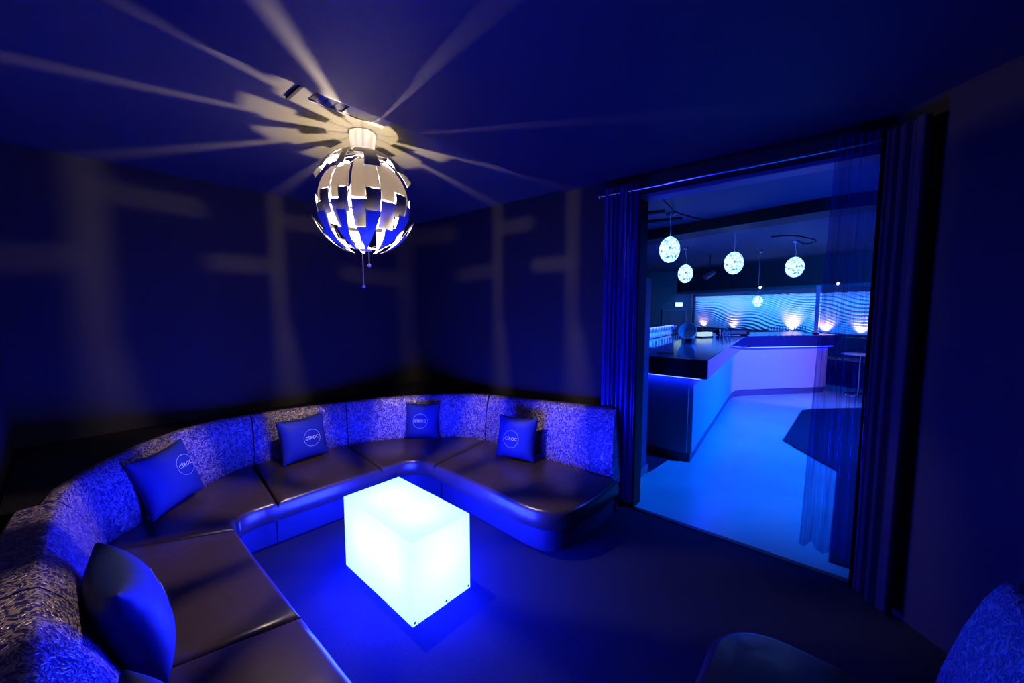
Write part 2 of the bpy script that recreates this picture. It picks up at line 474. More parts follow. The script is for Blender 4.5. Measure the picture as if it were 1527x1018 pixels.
def pillow(loc, facing, lean, label, w=.34, h=.34, T=.065, roll=0, logo=(0.0, 0.0)):
    """loc: middle of the bottom edge; facing: horizontal direction its front looks at"""
    N = 22; hw, hh = w / 2, h / 2
    bm = BM()
    for s in (1, -1):
        g = []
        for i in range(N + 1):
            row = []
            for j in range(N + 1):
                u = -math.cos(PI * i / N); v = -math.cos(PI * j / N)
                x, y = pillow_xy(u, v, hw, hh)
                row.append(bm.verts.new((x, y, s * (.004 + bulge(u, v, T)))))
            g.append(row)
        for i in range(N):
            for j in range(N):
                q = (g[i][j], g[i + 1][j], g[i + 1][j + 1], g[i][j + 1])
                bm.faces.new(q if s > 0 else q[::-1])
    bmesh.ops.bridge_loops(bm, edges=[e for e in bm.edges if e.is_boundary])
    o = obj('throw_pillow', bm, M['pillow'], smooth=70)
    fx = Vector((facing[0], facing[1], 0)).normalized()
    n = (fx * math.cos(R(lean)) + Vector((0, 0, 1)) * math.sin(R(lean))).normalized()
    up = (Vector((0, 0, 1)) - n * n.z).normalized(); right = up.cross(n).normalized()
    if roll:
        q = Matrix.Rotation(R(roll), 3, n); up = q @ up; right = q @ right
    Mx = Matrix((right, up, n)).transposed().to_4x4()
    low = min((Mx @ Vector((x * hw, y * hh, 0))).z for x in (-1, 1) for y in (-1, 1))
    Mx.translation = Vector((loc[0], loc[1], HS - low + .002)) + (up - up.project(Vector((0, 0, 1)))) * hh
    o.matrix_world = Mx
    tag(o, label, 'pillow', 'throw pillows on the sofa')
    # print: ring and letters laid on the bulging front
    def onto(x, y): return (x, y, .006 + bulge(max(-1, min(1, x / hw)), max(-1, min(1, y / hh)), T) + .0015)
    bl = BM(); ro, ri, n2 = .066, .0644, 72
    ring = []
    for k in range(n2):
        a = 2 * PI * k / n2
        ring.append([bl.verts.new(onto(logo[0] + rr * math.cos(a), logo[1] + rr * math.sin(a))) for rr in (ri, ro)])
    for k in range(n2):
        a, b = ring[k], ring[(k + 1) % n2]
        bl.faces.new((a[0], a[1], b[1], b[0]))
    obj('logo_ring', bl, M['logo'], o)
    bl = BM(); bl.from_mesh(LET)
    bmesh.ops.triangulate(bl, faces=bl.faces)
    xs = [v.co.x for v in bl.verts]; sx = .104 / (max(xs) - min(xs)); cx = (max(xs) + min(xs)) / 2
    for v in bl.verts: v.co = onto(logo[0] + (v.co.x - cx) * sx, logo[1] + v.co.y)
    obj('logo_lettering', bl, M['logo'], o)
    return o

pillow((1.235, 3.21), (.10, -1), 14, 'square blue pillow leaning on the straight back wall section', logo=(.035, -.01), w=.37, h=.34)
pillow((2.13, 2.92), (-.78, -.62), 12, 'blue pillow in the far rounded corner of the sofa', w=.32, h=.33)
pillow((2.31, 1.95), (-1, -.28), 14, 'blue pillow on the right end section near the curtain', w=.34, h=.34, logo=(-.02, -.01))
pillow((.425, 3.03), (.66, -.75), 18, 'blue pillow tilted in the left curved corner of the sofa', w=.38, h=.36, roll=3, logo=(.075, .03))
pillow((.15, 1.80), (1, .04), 15, 'big blue pillow seen edge-on on the left run', w=.42, h=.37, T=.085, logo=(0, .02))
pillow((.155, 1.12), (1, 0), 18, 'blue pillow cut off by the bottom left picture edge', w=.36, h=.33, T=.07)

# ------------------------------------------------------------------ glowing cube table
ct, cx_, cy_ = R(-1.34), 1.001, 1.470
a_, b_, h_ = .68, .362, .419
r = empty('light_table', (cx_, cy_, 0), ct); tag(r, 'glowing white rectangular block table standing on the carpet', 'table')
bm = BM(); box(bm, 0, b_, 0, a_, .004, h_); obj('acrylic_shell', bm, M['cube'], r, bevel=.004, seg=2)
def scr(x, y, z, nx, ny):
    bm = BM(); Mx = Matrix.Translation((x, y, z)) @ Vector((nx, ny, 0)).to_track_quat('Z', 'Y').to_matrix().to_4x4()
    pts = [(.0, .003), (.004, .003), (.0065, .001), (.0065, 0)]
    lathe(bm, pts, 12); bmesh.ops.transform(bm, matrix=Mx, verts=bm.verts)
    obj('screw', bm, M['dark_metal'], r, smooth=40)
scr(b_ - .015, -.0005, .022, 0, -1); scr(.012, -.0005, .022, 0, -1); scr(b_ * .55, -.0005, .022, 0, -1)
for k, yy in enumerate((.2, .48)):
    li = bpy.data.lights.new('led_core', 'POINT'); li.energy = .85; li.color = (.9, 1, 1); li.shadow_soft_size = .03
    lo = bpy.data.objects.new('led_core', li); C.objects.link(lo); lo.parent = r; lo.location = (b_ / 2, yy, .25)

# ------------------------------------------------------------------ pendant lamp
LX, LY, LZ = 1.165, 2.08, 2.085
lamp = empty('pendant_lamp', (LX, LY, LZ), 0); tag(lamp, 'spherical silver pendant lamp of open curved plates, glowing warm white', 'lamp')
bm = BM(); lathe(bm, [(0, .371), (.068, .371), (.069, .345), (.060, .285)], 32)
obj('canopy', bm, M['opal'], lamp, smooth=40)
bm = BM(); tube(bm, [(0, 0, .29), (0, 0, .08)], .004, 8); obj('stem', bm, M['chrome'], lamp, smooth=60)
bm = BM(); sphere(bm, (0, 0, 0), .0125, 20, 12)
obj('bulb', bm, M['bulb'], lamp, smooth=80)
bm = BM(); lathe(bm, [(0, .085), (.007, .08), (.007, .02), (.005, .0145), (0, .0145)], 18); obj('bulb_socket', bm, M['white_plastic'], lamp, smooth=40)

def shell_plate(Rd, lon0, lon1, prof_lo, prof_hi, th=.0022, nu=6, nv=14, wrap=1.0, taper=.35):
    """curved plate between two latitudes; prof_*: latitude limits for each third of its width (stepped ends)"""
    bm = BM()
    n = len(prof_lo)
    for s in range(n):
        a0 = lon0 + (lon1 - lon0) * s / n; a1 = lon0 + (lon1 - lon0) * (s + 1) / n
        lo, hi = prof_lo[s], prof_hi[s]
        g = []
        for rr in (Rd, Rd - th):
            rows = []
            for i in range(nv + 1):
                la = lo + (hi - lo) * i / nv
                row = []
                for j in range(nu + 1):
                    am = (lon0 + lon1) / 2
                    a = a0 + (a1 - a0) * j / nu
                    # plates narrow a little towards the poles, like petals
                    sh = 1 - taper * min(.8, max(0, (abs(la) - 22) / 58) ** 1.15)
                    a = am + (a - am) * sh
                    row.append(bm.verts.new((rr * math.cos(R(la)) * math.cos(R(a)), rr * math.cos(R(la)) * math.sin(R(a)), rr * math.sin(R(la)) * wrap)))
                rows.append(row)
            g.append(rows)
        for gi, rows in enumerate(g):
            for i in range(nv):
                for j in range(nu):
                    q = (rows[i][j], rows[i][j + 1], rows[i + 1][j + 1], rows[i + 1][j])
                    bm.faces.new(q if gi == 0 else q[::-1])
        A, B = g
        for i in range(nv):
            bm.faces.new((A[i][0], A[i + 1][0], B[i + 1][0], B[i][0])); bm.faces.new((A[i][nu], B[i][nu], B[i + 1][nu], A[i + 1][nu]))
        for j in range(nu):
            bm.faces.new((A[0][j], B[0][j], B[0][j + 1], A[0][j + 1])); bm.faces.new((A[nv][j], A[nv][j + 1], B[nv][j + 1], B[nv][j]))
    return bm

# (azimuth of each vertical gap between plates, half its width in degrees)
GAPS = [(16, 1.2), (50, 1.0), (86, 1.2), (120.5, 1.8), (161, 1.4), (198, 1.3), (224, 1.7), (260, .35), (302, .4), (347, .9), (376, 1.2)]
for (g0_, w0_), (g1_, w1_) in zip(GAPS, GAPS[1:]):
    a0_, a1_ = g0_ + w0_, g1_ - w1_
    c = (g0_ + g1_) / 2; h = (g1_ - g0_) / 2
    shut = 220 <= g0_ < 340                       # the plates towards the room's front stay closed
    q = h * (.99 if shut else .66)
    # upper outer blades, dark caps with stepped lower ends
    obj('upper_blade', shell_plate(.283, c - q, c + q, (48, 27), (63, 63), taper=0 if shut else .45), M['silver'], lamp, smooth=30)
    # inner belt, upper row: stepped teeth hang down
    obj('belt_plate', shell_plate(.236, a0_, a1_, (-6.6, 6.6), (52, 48) if shut else (34, 38), taper=0 if shut else .12), M['belt'], lamp, smooth=30)
    # middle row: teeth stand up (their outside catches the blue)
    obj('middle_plate', shell_plate(.246, a0_, a1_, (-42, -24), (-5, 8) if g0_ == 302 else (-8.8, 4.4), taper=0 if shut else .12), M['silver'], lamp, smooth=30)
    # lower outer petals
    obj('lower_blade', shell_plate(.283, g0_ + 2.4, g1_ - 2.4, (-71, -71), (-38, -20), taper=1.0), M['silver'], lamp, smooth=30)
    # arms that push the blades outward
    a = R(c)
    bm = BM()
    tube(bm, [(.012 * math.cos(a), .012 * math.sin(a), .262), (.10 * math.cos(a), .10 * math.sin(a), .235), (.19 * math.cos(a), .19 * math.sin(a), .205), (.255 * math.cos(a), .255 * math.sin(a), .122)], .0022, 6)
    obj('arm', bm, M['chrome'], lamp, smooth=60)
    bm = BM()
    tube(bm, [(.025 * math.cos(a), .025 * math.sin(a), -.252), (.10 * math.cos(a), .10 * math.sin(a), -.240), (.19 * math.cos(a), .19 * math.sin(a), -.195), (.268 * math.cos(a), .268 * math.sin(a), -.09)], .0022, 6)
    obj('arm', bm, M['chrome'], lamp, smooth=60)
bm = BM(); lathe(bm, [(0, .272), (.014, .272), (.016, .262), (.014, .252), (0, .252)], 20); obj('upper_hub', bm, M['white_plastic'], lamp, smooth=40)
bm = BM(); lathe(bm, [(0, -.262), (.03, -.262), (.034, -.254), (.03, -.244), (0, -.244)], 20); obj('lower_hub', bm, M['white_plastic'], lamp, smooth=40)
for (x, y, z) in ((.012, -.010, -.335), (-.016, .008, -.455)):
    bm = BM(); tube(bm, [(x, y, -.06), (x, y, z)], .0022, 6); pc = obj('pull_cord', bm, M['white_plastic'], lamp)
    bm = BM(); sphere(bm, (x, y, z - .008), .010, 14, 8); obj('cord_knob', bm, M['white_plastic'], pc, smooth=60)

# ------------------------------------------------------------------ linear air slot in the ceiling
v = empty('air_vent', (.95, 1.87, HC)); tag(v, 'long narrow air slot in the ceiling above the pendant lamp', 'vent')
bm = BM(); box(bm, -.13, .24, -.052, -.044, -.014, 0); box(bm, -.13, .24, .050, .058, -.010, 0); box(bm, .165, .24, -.044, .05, -.010, 0)
obj('frame', bm, M['grey_metal'], v)
bm = BM(); box(bm, -.205, -.192, -.055, .12, -.012, 0); obj('end_strip', bm, M['black'], v)
bm = BM(); box(bm, -.13, .165, -.044, .05, -.003, 0); obj('slot_back', bm, M['black'], v)
for k in range(3):
    bm = BM(); Mx = Matrix.Translation((-.10 + .042 * k, 0, -.008)) @ Matrix.Rotation(R(38), 4, 'Y'); box(bm, -.013, .013, -.042, .048, -.001, .001, Mx)
    obj('louvre', bm, M['grey_metal'], v)
bm = BM(); box(bm, .02, .165, -.040, .046, -.009, -.004); obj('cover_plate', bm, M['grey_metal'], v)

# ------------------------------------------------------------------ curtains
def curtain(path, z0, z1, folds, amp, hemvar=0.0, flare=0.0, seed=1, n=160, nz=10):
    rnd = random.Random(seed)
    ph = [rnd.uniform(0, 6.28) for _ in range(4)]
    P = [Vector(p[:2]) for p in path]
    L = [0]
    for a, b in zip(P, P[1:]): L.append(L[-1] + (b - a).length)
    def at(s):
        d = s * L[-1]
        for i in range(len(P) - 1):
            if d <= L[i + 1] + 1e-9:
                t = (d - L[i]) / (L[i + 1] - L[i]); q = P[i].lerp(P[i + 1], t); tg = (P[i + 1] - P[i]).normalized(); return q, tg
    bm = BM(); rows = []
    for j in range(nz + 1):
        t = j / nz; row = []
        for i in range(n + 1):
            s = i / n; q, tg = at(s); nr = Vector((-tg.y, tg.x))
            w = 2 * PI * folds * s
            env = amp * (.65 + .35 * math.sin(w * .23 + ph[0])) * (.75 + .35 * (1 - t))
            d = env * math.sin(w + .5 * math.sin(w * .31 + ph[1]) + .25 * (1 - t)) + .25 * amp * math.sin(2.3 * w + ph[2])
            e = flare * (1 - t) * (s - .5)
            p = q + nr * d + tg * (e + .3 * env * math.cos(w))
            zb = z0 + hemvar * math.sin(w * .5 + ph[3])
            row.append(bm.verts.new((p.x, p.y, zb + (z1 - zb) * t)))
        rows.append(row)
    for a, b in zip(rows, rows[1:]):
        for i in range(n): bm.faces.new((a[i], a[i + 1], b[i + 1], b[i]))
    return bm

rod = empty('curtain_rod', (2.665, .65, 2.315)); tag(rod, 'thin steel curtain rod across the top of the opening', 'curtain rod')
bm = BM(); tube(bm, [(0, .78, 0), (0, -.80, 0)], .008, 10); obj('pole', bm, M['chrome'], rod, smooth=60)
for yy in (.78, -.80):
    bm = BM(); sphere(bm, (0, yy, 0), .014, 12, 8); obj('finial', bm, M['chrome'], rod, smooth=60)
    bm = BM(); yb = yy * .965; tube(bm, [(0, yb, 0), (.075, yb, 0)], .007, 8); lathe_c = None; obj('bracket', bm, M['chrome'], rod, smooth=60)
cl = obj('sheer_curtain', curtain([(2.668, 1.40, 0), (2.668, 1.135, 0)], .07, 2.36, 7, .030, .01, seed=3, n=140), M['sheer_dense'], smooth=80)
tag(cl, 'gathered dark sheer curtain at the left side of the opening', 'curtain')
cr = obj('sheer_curtain', curtain([(2.668, .098, 0), (2.668, -.085, 0)], .175, 2.36, 5, .030, .02, flare=.10, seed=8, n=150), M['sheer'], smooth=80)
tag(cr, 'see-through blue sheer curtain hanging at the right side of the opening', 'curtain')
dr = obj('drape', curtain([(2.635, -.080, 0), (2.625, -.125, 0), (2.525, -.225, 0)], .03, 2.345, 3.2, .020, .006, seed=5, n=150), M['drape'], smooth=80)
tag(dr, 'opaque black drape right of the sheer curtain against the slanted wall', 'curtain')

# ================================================================== the bar hall beyond the opening
# setting
HZ, HZ2 = 2.72, 2.60
bm = BM(); box(bm, XR, 14.5, -6, 6, -.1, 0)
structure('floor_bar', bm, M['hall_floor'], 'glossy blue-lit floor of the bar room', 'floor')
bm = BM(); prism(bm, [(2.9, 0.0), (4.60, -.01), (5.29, .475), (7.05, .43), (7.25, .33), (8.0, -.43), (9.4, -2.2), (9.4, -5.5), (2.9, -5.5)], 0.0, .012)
c1 = obj('floor_carpet', bm, M['carpet']); tag(c1, 'dark carpet area with angled edge on the glossy bar floor', 'carpet', kind='structure')
bm = BM(); prism(bm, [(3.5, 1.30), (3.94, 1.27), (4.3, 1.9), (7.2, 2.1), (9.0, 1.6), (9.0, 5), (3.0, 5), (3.0, 1.42)], 0.0, .010)
tag(obj('floor_carpet', bm, M['carpet']), 'dark carpet beside and behind the bar end', 'carpet', kind='structure')
bm = BM(); prism(bm, [(XR + .13, -6), (6.1, -6), (6.1, .3), (6.75, 3.0), (6.75, 6), (XR + .13, 6)], HZ, HZ + .1)
structure('ceiling_bar', bm, M['hall_ceil'], 'dark blue ceiling of the bar room', 'ceiling')
bm = BM(); prism(bm, [(6.1, -6), (14.5, -6), (14.5, 6), (6.75, 6), (6.75, 3.0), (6.1, .3)], HZ2, HZ2 + .2)
structure('ceiling_bar_low', bm, M['hall_ceil'], 'lower ceiling over the far part of the bar room', 'ceiling')
bm = BM(); prism(bm, [(5.62, -.9), (6.05, -.9), (6.05, .25), (6.75, 3.05), (6.3, 3.05), (5.62, .25)], 2.575, HZ)
structure('ceiling_beam', bm, M['hall_beam'], 'dark beam crossing the bar room ceiling', 'beam')
bm = BM(); box(bm, 14.4, 14.5, -6, 6, 0, HZ); box(bm, XR + .13, 14.5, 5.9, 6, 0, HZ); box(bm, XR + .13, 14.5, -6, -5.9, 0, HZ)
structure('wall_bar', bm, M['hall_wall'], 'far dark walls of the bar room', 'wall')
bm = BM(); box(bm, 2.95, 3.45, 1.33, 1.42, 0, 1.765)
structure('partition', bm, M['kick'], 'low dark blue partition behind the left sheer curtain', 'partition', bevel=.004)
bm = BM(); box(bm, 2.95, 3.46, 1.318, 1.33, 0, .075); structure('baseboard_partition', bm, M['trim'], 'pale skirting along the foot of the low partition', 'baseboard')

# --- wave panel wall
WA, WD = Vector((12.62, 3.50)), Vector((10.25, -1.75))
wd = (WD - WA).normalized(); wn = Vector((wd.y, -wd.x))          # wn faces the bar
if wn.x > 0: wn = -wn
WL = (WD - WA).length
def wpt(s, off, z): q = WA + wd * s + wn * off; return Vector((q.x, q.y, z))
def wallbox(bm, s0, s1, o0, o1, z0, z1):
    vs = [bm.verts.new(wpt(s, o, z)) for z in (z0, z1) for o in (o0, o1) for s in (s0, s1)]
    for f in ((0, 2, 3, 1), (4, 5, 7, 6), (0, 1, 5, 4), (2, 6, 7, 3), (0, 4, 6, 2), (1, 3, 7, 5)): bm.faces.new([vs[i] for i in f])
bm = BM(); wallbox(bm, -.6, WL, -.25, -.06, 0, HZ2)
structure('wall_feature', bm, M['hall_wall'], 'dark wall carrying the lit wave relief panel', 'wall')
bm = BM(); wallbox(bm, -.10, WL, -.06, .55, 2.0, HZ2)
structure('ceiling_bulkhead', bm, M['hall_beam'], 'dark bulkhead above the wave relief panel', 'beam')
bm = BM(); wallbox(bm, -.10, WL, .55, .57, 1.93, 2.0); structure('trim_3', bm, M['trim'], 'pale trim along the foot of the bulkhead', 'trim')

al = bpy.data.lights.new('added_wash', 'AREA'); al.shape = 'RECTANGLE'; al.size = WL; al.size_y = .03; al.energy = 95; al.color = (.04, .20, 1)  # added area light, hidden behind the trim, rakes the wave ridges from above
ao = bpy.data.objects.new('added_wash', al); C.objects.link(ao); ao.location = wpt(WL / 2, .47, 1.99)
zax = Vector((wn.x * .35, wn.y * .35, .94)).normalized(); xax = Vector((wd.x, wd.y, 0)); yax = zax.cross(xax).normalized()
ao.rotation_euler = Matrix((xax, yax, zax)).transposed().to_euler()
wp = empty('wave_panel', tuple(wpt(WL / 2, 0, 1.0))); tag(wp, 'long white relief panel with rippling waves lit from below', 'wall panel')
def addpart(name, bm, m, root, **k):
    o = obj(name, bm, m, None, **k); o.parent = root; o.matrix_parent_inverse = root.matrix_basis.inverted() if root.rotation_euler.z == 0 else root.matrix_world.inverted(); return o
NS, NZ = 420, 96; PZ0, PZ1 = .95, 1.86
bm = BM(); rows = []
for j in range(NZ + 1):
    z = PZ0 + (PZ1 - PZ0) * j / NZ; row = []
    for i in range(NS + 1):
        s = WL * i / NS
        ph = 2 * PI * (z / .064 + s * 3.4 + .85 * math.sin(2.1 * s + 1.2 * z * 4) + .55 * math.sin(4.7 * s - 3.1 * z))
        a = .55 + .45 * math.sin(1.3 * s + 5.0 * z + 1)
        row.append(bm.verts.new(wpt(s, .034 * a * (math.sin(ph) + .25 * math.sin(2 * ph)), z)))
    rows.append(row)
for a, b in zip(rows, rows[1:]):
    for i in range(NS): bm.faces.new((a[i], a[i + 1], b[i + 1], b[i]))
addpart('relief_sheet', bm, M['wave'], wp, smooth=180)
bm = BM(); wallbox(bm, -.07, -.005, -.03, .05, .90, 1.93); wallbox(bm, -.07, WL, -.03, .05, 1.865, 1.93); wallbox(bm, -.07, WL, -.03, .05, .88, .945)
addpart('frame', bm, M['hall_beam'], wp)
bm = BM(); wallbox(bm, -.11, -.07, -.03, .07, .0, 1.96); addpart('edge_trim', bm, M['trim'], wp)

# --- door wall with exit sign at the far left
DA = Vector((12.60, 3.62)); DB = Vector((10.2, 5.9)); dd = (DB - DA).normalized(); dn = Vector((dd.y, -dd.x))
if dn.x > 0: dn = -dn
def dbox(bm, s0, s1, o0, o1, z0, z1):
    vs = []
    for z in (z0, z1):
        for o_ in (o0, o1):
            for s in (s0, s1):
                q = DA + dd * s + dn * o_; vs.append(bm.verts.new((q.x, q.y, z)))
    for f in ((0, 2, 3, 1), (4, 5, 7, 6), (0, 1, 5, 4), (2, 6, 7, 3), (0, 4, 6, 2), (1, 3, 7, 5)): bm.faces.new([vs[i] for i in f])
bm = BM(); dbox(bm, -.2, 3.4, -.15, 0, 0, HZ2); structure('wall_door', bm, M['hall_beam'], 'dark wall left of the wave panel with the exit sign', 'wall')
d1 = empty('door_1', (DA.x + dd.x * .55, DA.y + dd.y * .55, 0)); tag(d1, 'dark door under the lit exit sign', 'door', kind='structure')
bm = BM(); dbox(bm, .22, .88, .005, .03, 0, 1.42); o = addpart('door_leaf', bm, M['hall_beam'], d1)
bm = BM(); dbox(bm, .16, .22, .002, .045, 0, 1.47); dbox(bm, .88, .94, .002, .045, 0, 1.47); dbox(bm, .22, .88, .002, .045, 1.42, 1.47); addpart('door_frame', bm, M['hall_wall'], d1)
es = empty('exit_sign', (DA.x + dd.x * .42 + dn.x * .02, DA.y + dd.y * .42 + dn.y * .02, 1.55)); tag(es, 'small lit white exit sign on the dark far wall', 'sign')
bm = BM(); dbox(bm, .30, .54, .002, .045, 1.555, 1.685); addpart('housing', bm, M['white_plastic'], es)
bm = BM(); dbox(bm, .308, .532, .045, .05, 1.562, 1.678); addpart('lit_face', bm, M['lit_white'], es)

# --- bar
BO = [(3.92, 1.07), (7.15, 1.385), (7.42, 1.375), (7.62, 1.28), (8.80, .27), (8.90, .23), (8.99, .28), (9.45, .80), (7.95, 1.85), (7.5, 1.9), (4.55, 1.6), (4.5, 2.6), (3.92, 2.6)]
def offset(P, d):
    P = [Vector(p) for p in P]; n = len(P); out = []
    ar = sum(P[i].x * P[(i + 1) % n].y - P[(i + 1) % n].x * P[i].y for i in range(n)); sg = 1 if ar > 0 else -1
    for i in range(n):
        a = (P[i] - P[i - 1]).normalized(); b = (P[(i + 1) % n] - P[i]).normalized()
        na = Vector((a.y, -a.x)) * sg; nb = Vector((b.y, -b.x)) * sg; m = (na + nb).normalized()
        out.append(tuple(P[i] + m * d / max(.45, m.dot(na))))
    return out
bar = empty('bar_counter', (6.2, 1.5, 0)); tag(bar, 'long angled bar with black gloss top and glowing white front', 'bar')
bm = BM(); prism(bm, BO, .10, .83); addpart('front_panel', bm, M['bar_panel'], bar, bevel=.012)
bm = BM(); prism(bm, offset(BO, -.02), 0, .10); addpart('kick_base', bm, M['kick'], bar)
bm = BM(); box(bm, 3.90, 3.922, 1.115, 2.6, .10, .83); addpart('end_panel', bm, M['bar_end'], bar)
BT = offset(BO, .13)
bm = BM(); prism(bm, BT, .855, 1.035); addpart('countertop', bm, M['counter'], bar, bevel=.012, seg=3)
bm = BM()
LO = [Vector(p) for p in offset(BO, .05)]
for i in list(range(0, 7)) + [len(LO) - 1]:
    a = LO[i]; b = LO[(i + 1) % len(LO)]
    d = (b - a).normalized(); nn = Vector((-d.y, d.x)) * .012
    prism(bm, [a + nn, a - nn, b - nn, b + nn], .840, .853)
addpart('led_strip', bm, M['led'], bar)
bm = BM(); prism(bm, offset(BO, .015), .83, .856); addpart('top_support', bm, M['kick'], bar)
pst = empty('post', (9.02, .42, 1.035)); tag(pst, 'slim shiny glass post standing on the far bar corner', 'post')
bm = BM(); box(bm, -.03, .03, -.03, .03, .02, .875); obj('glass_bar', bm, mat('frosted_glass', (.45, .6, .8), .15), pst, bevel=.004)
bm = BM(); box(bm, -.05, .05, -.05, .05, 0, .02); obj('foot_plate', bm, M['chrome'], pst)

# --- back counter with glassware, inside the bar
bc = empty('back_counter', (7.35, 2.55, 0), R(5)); tag(bc, 'pale tiled work counter behind the near bar end holding glasses', 'counter')
bm = BM(); box(bm, -1.2, 1.1, -.22, .22, 0, .84); obj('cabinet', bm, M['tile'], bc, bevel=.006)
bm = BM(); box(bm, -1.2, 1.1, .15, .17, .84, 1.15); obj('splashback', bm, M['tile'], bc)
bm = BM(); box(bm, -1.2, 1.1, -.02, .15, .985, 1.0); obj('shelf', bm, M['glass'], bc)
bm = BM(); box(bm, -1.2, 1.1, .12, .148, 1.13, 1.15); obj('led_strip', bm, M['led'], bc)
bm = BM(); lathe(bm, [(0, 0), (.026, 0), (.034, .13), (.0315, .13), (.024, .006), (0, .006)], 14)
g0 = obj('drinking_glass', bm, M['glass'], smooth=40)
bm = BM(); lathe(bm, [(0, 0), (.032, 0), (.03, .003), (.004, .008), (.004, .07), (.03, .09), (.034, .12), (.028, .155), (.026, .155), (.031, .12), (.027, .093), (0, .075)], 14)
g1 = obj('wine_glass', bm, M['glass'], smooth=40)
rot = Matrix.Translation((7.35, 2.55, 0)) @ Matrix.Rotation(R(5), 4, 'Z')
first = {0: g0, 1: g1}; used = set()
def put(kind, loc, label, cat, group):
    src = first[kind]
    if kind in used: o = src.copy(); C.objects.link(o)
    else: o = src; used.add(kind)
    o.location = loc; tag(o, label, cat, group); return o
for k in range(12):
    put(0, rot @ Vector((-1.05 + .18 * k, -.10, .841)), 'straight drinking glass in the row on the counter behind the near bar end', 'glass', 'tumblers on the back counter')
for k in range(12):
    put(1, rot @ Vector((-1.05 + .18 * k, .05, 1.001)), 'stemmed glass in the row on the glass shelf behind the near bar end', 'glass', 'stemmed glasses on the back shelf')
for k in range(7):
    put(1, (7.80 + .085 * k + .02 * (k % 2), .98 - .072 * k, 1.037), 'stemmed glass in the cluster on the far arm of the bar', 'glass', 'stemmed glasses on the far bar arm')
for k in range(3):
    put(0, (6.95 + .11 * k, 1.52 - .03 * k, 1.037), 'straight glass standing on the bar near its bend', 'glass', 'tumblers near the bar bend')

# ice tub, till, lit tray, tap
t = empty('ice_bucket', (6.05, 1.86, 1.0)); t.location = (5.9, 1.70, 1.035)
tag(t, 'round steel tub lying tilted on the bar by the glasses', 'tub')
bm = BM(); lathe(bm, [(0, 0), (.085, 0), (.125, .13), (.118, .13), (.08, .008), (0, .008)], 24); bmesh.ops.transform(bm, matrix=Matrix.Translation((0, 0, .09)) @ Matrix.Rotation(R(-62), 4, 'Y'), verts=bm.verts)
obj('bowl', bm, M['tile'], t, smooth=40)
bm = BM(); box(bm, -.06, .06, -.05, .05, 0, .035); obj('stand', bm, M['dark_metal'], t, bevel=.006)
t = empty('speaker_bar', (7.55, 1.48, 1.035), R(-44)); tag(t, 'long low black box lying on the bar at its bend', 'box')
bm = BM(); box(bm, -.27, .27, -.07, .07, .008, .105); obj('body', bm, M['black'], t, bevel=.02, seg=3)
bm = BM(); box(bm, -.2, .2, -.074, -.069, .03, .09); obj('front_grille', bm, M['dark_metal'], t)
for sx in (-.21, .21):
    bm = BM(); box(bm, sx - .03, sx + .03, -.05, .05, 0, .01); obj('foot', bm, M['black'], t)
t = empty('display_tray', (6.75, 1.72, 1.035), R(-20)); tag(t, 'small lit glass tray glowing white on the bar', 'tray')
bm = BM(); box(bm, -.14, .14, -.06, .06, 0, .02); obj('base', bm, M['dark_metal'], t, bevel=.004)
bm = BM(); box(bm, -.13, .13, -.05, .05, .02, .085); obj('lit_block', bm, emis('lit_tray', (.55, .8, 1.0), .9), t, bevel=.006)
t = empty('coaster', (4.12, 1.42, 1.035)); tag(t, 'folded menu card lying on the near bar end', 'card')
bm = BM(); Mx = Matrix.Rotation(R(20), 4, 'Z'); box(bm, -.05, .05, -.08, .08, 0, .003, Mx); obj('sheet', bm, M['black'], t)

# --- globe pendants
def globe(loc, top, rx, rz, label, droop=.0, group='globe pendants over the bar'):
    t = empty('globe_pendant', (loc[0], loc[1], top)); tag(t, label, 'lamp', group)
    dz = loc[2] - top
    bm = BM(); sphere(bm, (0, 0, 0), rx, 28, 18, rz / rx); g = obj('globe', bm, M['ball'], t, smooth=80); g.location = (0, 0, dz)
    bm = BM(); lathe(bm, [(0, .0), (.055, .0), (.06, -.012), (.05, -.03), (0, -.034)], 20); obj('canopy', bm, M['chrome'], t, smooth=40)
    bm = BM(); n = 10
    tube(bm, [(droop * math.sin(PI * i / n), droop * .4 * math.sin(2 * PI * i / n), -.03 + (dz + rz + .03) * i / n) for i in range(n + 1)], .0035, 6); obj('cord', bm, M['white_plastic'], t, smooth=60)
    return t
globe((5.22, 1.79, 2.255), HZ, .125, .165, 'large glowing globe pendant nearest the left sheer curtain, over the bar end', .012)
globe((7.50, 2.276, 2.125), HZ2, .125, .165, 'lower glowing globe pendant hanging beyond the near bar end', .03)
globe((6.604, 1.323, 2.169), 2.74, .128, .165, 'glowing globe pendant in the middle of the row over the bar', .01)
globe((7.93, .698, 2.172), HZ2, .132, .165, 'glowing globe pendant at the right end of the row', .02)
globe((8.911, 1.337, 1.636), 2.60, .085, .105, 'smallest globe lamp glowing in front of the wave panel', .0)
globe((3.40, 1.597, 2.187), HZ, .105, .16, 'globe pendant half hidden behind the left sheer curtain', .0)

